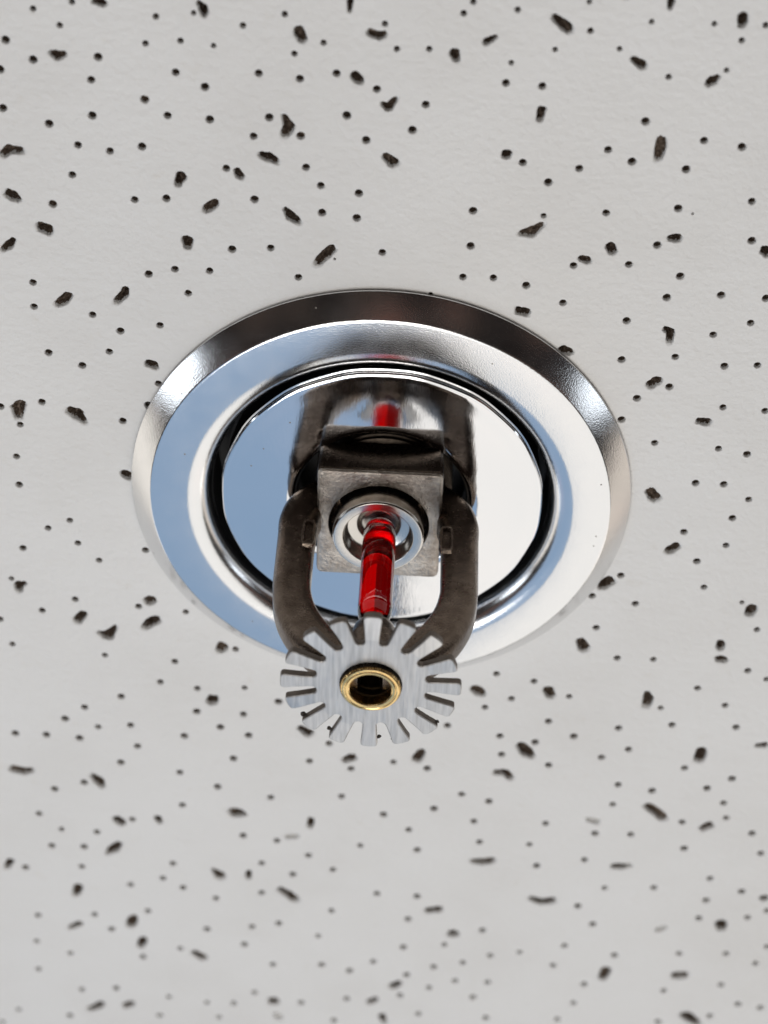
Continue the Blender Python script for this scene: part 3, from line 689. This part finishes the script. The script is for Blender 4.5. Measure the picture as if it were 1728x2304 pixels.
ob = lathe('bubble', bub, 'bubble', bulb, 32, 60)
ob.location = (0, -0.3 * MM, 0)

# ------------------------------------------------------------------ deflector: disc and sixteen tines cut from one plate
DH0, DH1 = 40.35, 41.5     # back and front face
NT = 16
rd = random.Random(5)
defl = None
ROOT, RO, RS = 8.3, 12.15, 7.45
def tine_outline(k):
    """Half-slot, tine, half-slot of sector k as (x, y) in the plate, root points marked."""
    a = -PI / 2 + 2 * PI * k / NT
    wi, wo = 0.94 * rd.uniform(.95, 1.05), 1.20 * rd.uniform(.95, 1.06)
    ro = RO + rd.uniform(-.12, .12)
    ca, sa = math.cos(a), math.sin(a)
    pts = []
    pts.append((ROOT, -wi, 'r'))
    pts.append((ROOT + 1.9, -(wi + wo) / 2, ''))
    pts.append((ro - .55, -wo, ''))
    pts.append((ro - .18, -wo + .10, ''))
    pts.append((ro, -wo + .42, ''))
    pts.append((ro + .06, 0, ''))
    pts.append((ro, wo - .42, ''))
    pts.append((ro - .18, wo - .10, ''))
    pts.append((ro - .55, wo, ''))
    pts.append((ROOT + 1.9, (wi + wo) / 2, ''))
    pts.append((ROOT, wi, 'r'))
    out = [(ca * u - sa * w, sa * u + ca * w, t, k) for u, w, t in pts]
    # slot bottom between this tine and the next
    a2 = a + PI / NT
    c2, s2 = math.cos(a2), math.sin(a2)
    for j in range(1, 6):
        q = PI * j / 6
        out.append((c2 * (RS + 0.70 - 0.70 * math.sin(q)) - s2 * (-0.68 * math.cos(q)), s2 * (RS + 0.70 - 0.70 * math.sin(q)) + c2 * (-0.68 * math.cos(q)), '', -1))
    return out
ol = []
for k in range(NT): ol += tine_outline(k)
n = len(ol)
def inset(pts, d):
    out = []
    m_ = len(pts)
    for i in range(m_):
        a = Vector(pts[i - 1][:2]); p = Vector(pts[i][:2]); c = Vector(pts[(i + 1) % m_][:2])
        t1 = (p - a).normalized(); t2 = (c - p).normalized()
        nn = Vector((-t1.y - t2.y, t1.x + t2.x))
        if nn.length < 1e-6: nn = Vector((-t1.y, t1.x))
        nn.normalize()
        out.append((p.x + nn.x * d, p.y + nn.y * d))
    return out
BV = 0.13
ins = inset(ol, BV)
HOLE_R, HN = 4.25, 64
hole = [(HOLE_R * math.cos(2 * PI * k / HN), HOLE_R * math.sin(2 * PI * k / HN)) for k in range(HN)]
pv2 = [Vector(q) for q in ins] + [Vector(q) for q in hole]
pe = [(k, (k + 1) % n) for k in range(n)] + [(n + k, n + (k + 1) % HN) for k in range(HN)]
roots = [i for i, q in enumerate(ol) if q[2] == 'r']
pe += [(roots[2 * k], roots[2 * k + 1]) for k in range(NT)]
cv, ce, cf, vo, _, fo = delaunay_2d_cdt(pv2, pe, [list(range(n)), list(range(n, n + HN))], 0, 1e-6)
tri = [f for f, s in zip(cf, fo) if s == [0] or (0 in s and 1 not in s)]
V, F, S, K_ = [], [], [], []       # vertices, faces, material slot, owner (tine index or -1)
V += [(q.x, q.y, DH1) for q in cv]; nv = len(cv)
V += [(q.x, q.y, DH0) for q in cv]
def owner(x, y):
    a = (math.atan2(y, x) + PI / 2) % (2 * PI)
    k = int(round(a / (2 * PI / NT))) % NT
    aa = -PI / 2 + 2 * PI * k / NT
    return k if x * math.cos(aa) + y * math.sin(aa) > ROOT + 1e-4 else -1
def root_clamped(f):
    x = sum(V[i][0] for i in f) / len(f); y = sum(V[i][1] for i in f) / len(f)
    return owner(x, y)
for f in tri:
    F.append(tuple(f)); S.append(0); F.append(tuple(i + nv for i in reversed(f))); S.append(0)
b0 = len(V)
for hh, src in ((DH1, ins), (DH1 - BV * .8, ol), (DH0 + BV * .8, ol), (DH0, ins)):
    V += [(q[0], q[1], hh) for q in src]
for i in range(3):
    for k in range(n):
        F.append((b0 + i * n + k, b0 + i * n + (k + 1) % n, b0 + (i + 1) * n + (k + 1) % n, b0 + (i + 1) * n + k)); S.append(0 if i == 0 else 1)
b1 = len(V)
for hh in (DH1, DH0):
    V += [(x, y, hh) for x, y in hole]
for k in range(HN):
    F.append((b1 + k, b1 + (k + 1) % HN, b1 + HN + (k + 1) % HN, b1 + HN + k)); S.append(1)
owners = []
for f in F: owners.append(root_clamped(f))
bend = [rd.uniform(-1, 1) * 5 for k in range(NT)]
bend[2] = -7; bend[3] = 4; bend[9] = 5; bend[10] = 4
def sub(idx):
    used, nf, ns = {}, [], []
    for f, s, o_ in zip(F, S, owners):
        if o_ != idx: continue
        nf.append(tuple(used.setdefault(i, len(used)) for i in f)); ns.append(s)
    vv = [None] * len(used)
    for i, j in used.items(): vv[j] = V[i]
    if idx >= 0:
        aa = -PI / 2 + 2 * PI * idx / NT
        ca, sa = math.cos(aa), math.sin(aa); th = math.radians(bend[idx])
        res = []
        for (x, y, h) in vv:
            u, w = x * ca + y * sa, -x * sa + y * ca
            du = u - ROOT
            soft = min(1, max(0, du) / 1.0)
            du = max(0, du); h2 = h + math.tan(th) * du * du / (du + 1.3)
            res.append((x, y, h2))
        vv = res
    return vv, nf, ns
vv, nf, ns = sub(-1)
defl = mesh('deflector', vv, nf, ['deflector', 'edge'], spr, 30, fix=True, slots=ns)
for k in range(NT):
    vv, nf, ns = sub(k)
    mesh('tine', vv, nf, ['deflector', 'edge'], defl, 30, fix=True, slots=ns)
# flecks of grime caught on the cut edges
for (k, u, w, s) in ((10, 11.6, 1.35, .42), (9, 11.2, 1.35, .34), (8, 11.0, -1.35, .3), (7, 11.7, 1.3, .25), (6, 11.8, -1.3, .25)):
    a = -PI / 2 + 2 * PI * k / NT
    bm = bmesh.new()
    bmesh.ops.create_icosphere(bm, subdivisions=2, radius=s * MM)
    for q in bm.verts:
        q.co *= 1 + 0.55 * noise.noise(q.co * 5200 + Vector((k, 0, 0)))
        q.co.z *= 0.7
    me = bpy.data.meshes.new('grime_fleck'); bm.to_mesh(me); bm.free()
    o = finish('grime_fleck', me, 'grime', defl)
    o.location = W(math.cos(a) * u - math.sin(a) * w, math.sin(a) * u + math.cos(a) * w, DH0 + .2)

# brass load screw in the middle of the deflector, knurled round the outside
def knurl(a, i):
    return 1.0 + (0.022 if 1 <= i <= 3 else 0.0) * (1 if int(a / (2 * PI) * 288) % 4 < 2 else -1)
screw = lathe('load_screw', [(3.9, 40.2), (4.06, 40.3), (4.06, 41.9), (4.06, 42.15), (3.98, 42.42), (3.82, 42.55), (3.62, 42.58), (3.50, 42.50), (3.42, 42.50), (3.30, 42.60), (3.0, 42.58), (2.84, 42.45), (2.78, 42.15),
                     (2.78, 41.0), (2.66, 40.8), (2.66, 40.4), (2.78, 40.2), (2.78, 39.6), (2.66, 39.4), (2.66, 39.0), (2.78, 38.8), (2.78, 34.0), (2.2, 33.6), (1.4, 33.4), (1.1, 33.9), (0, 34.0)], 'brass', spr, 288, 30, shape=knurl, fix=False)
screw.data.materials.append(MAT['thread'])
for i_, p_ in enumerate(screw.data.polygons):
    if i_ < 3 * 288 or i_ >= 13 * 288: p_.material_index = 1  # knurled side and bore of the brass get the painted shade colour
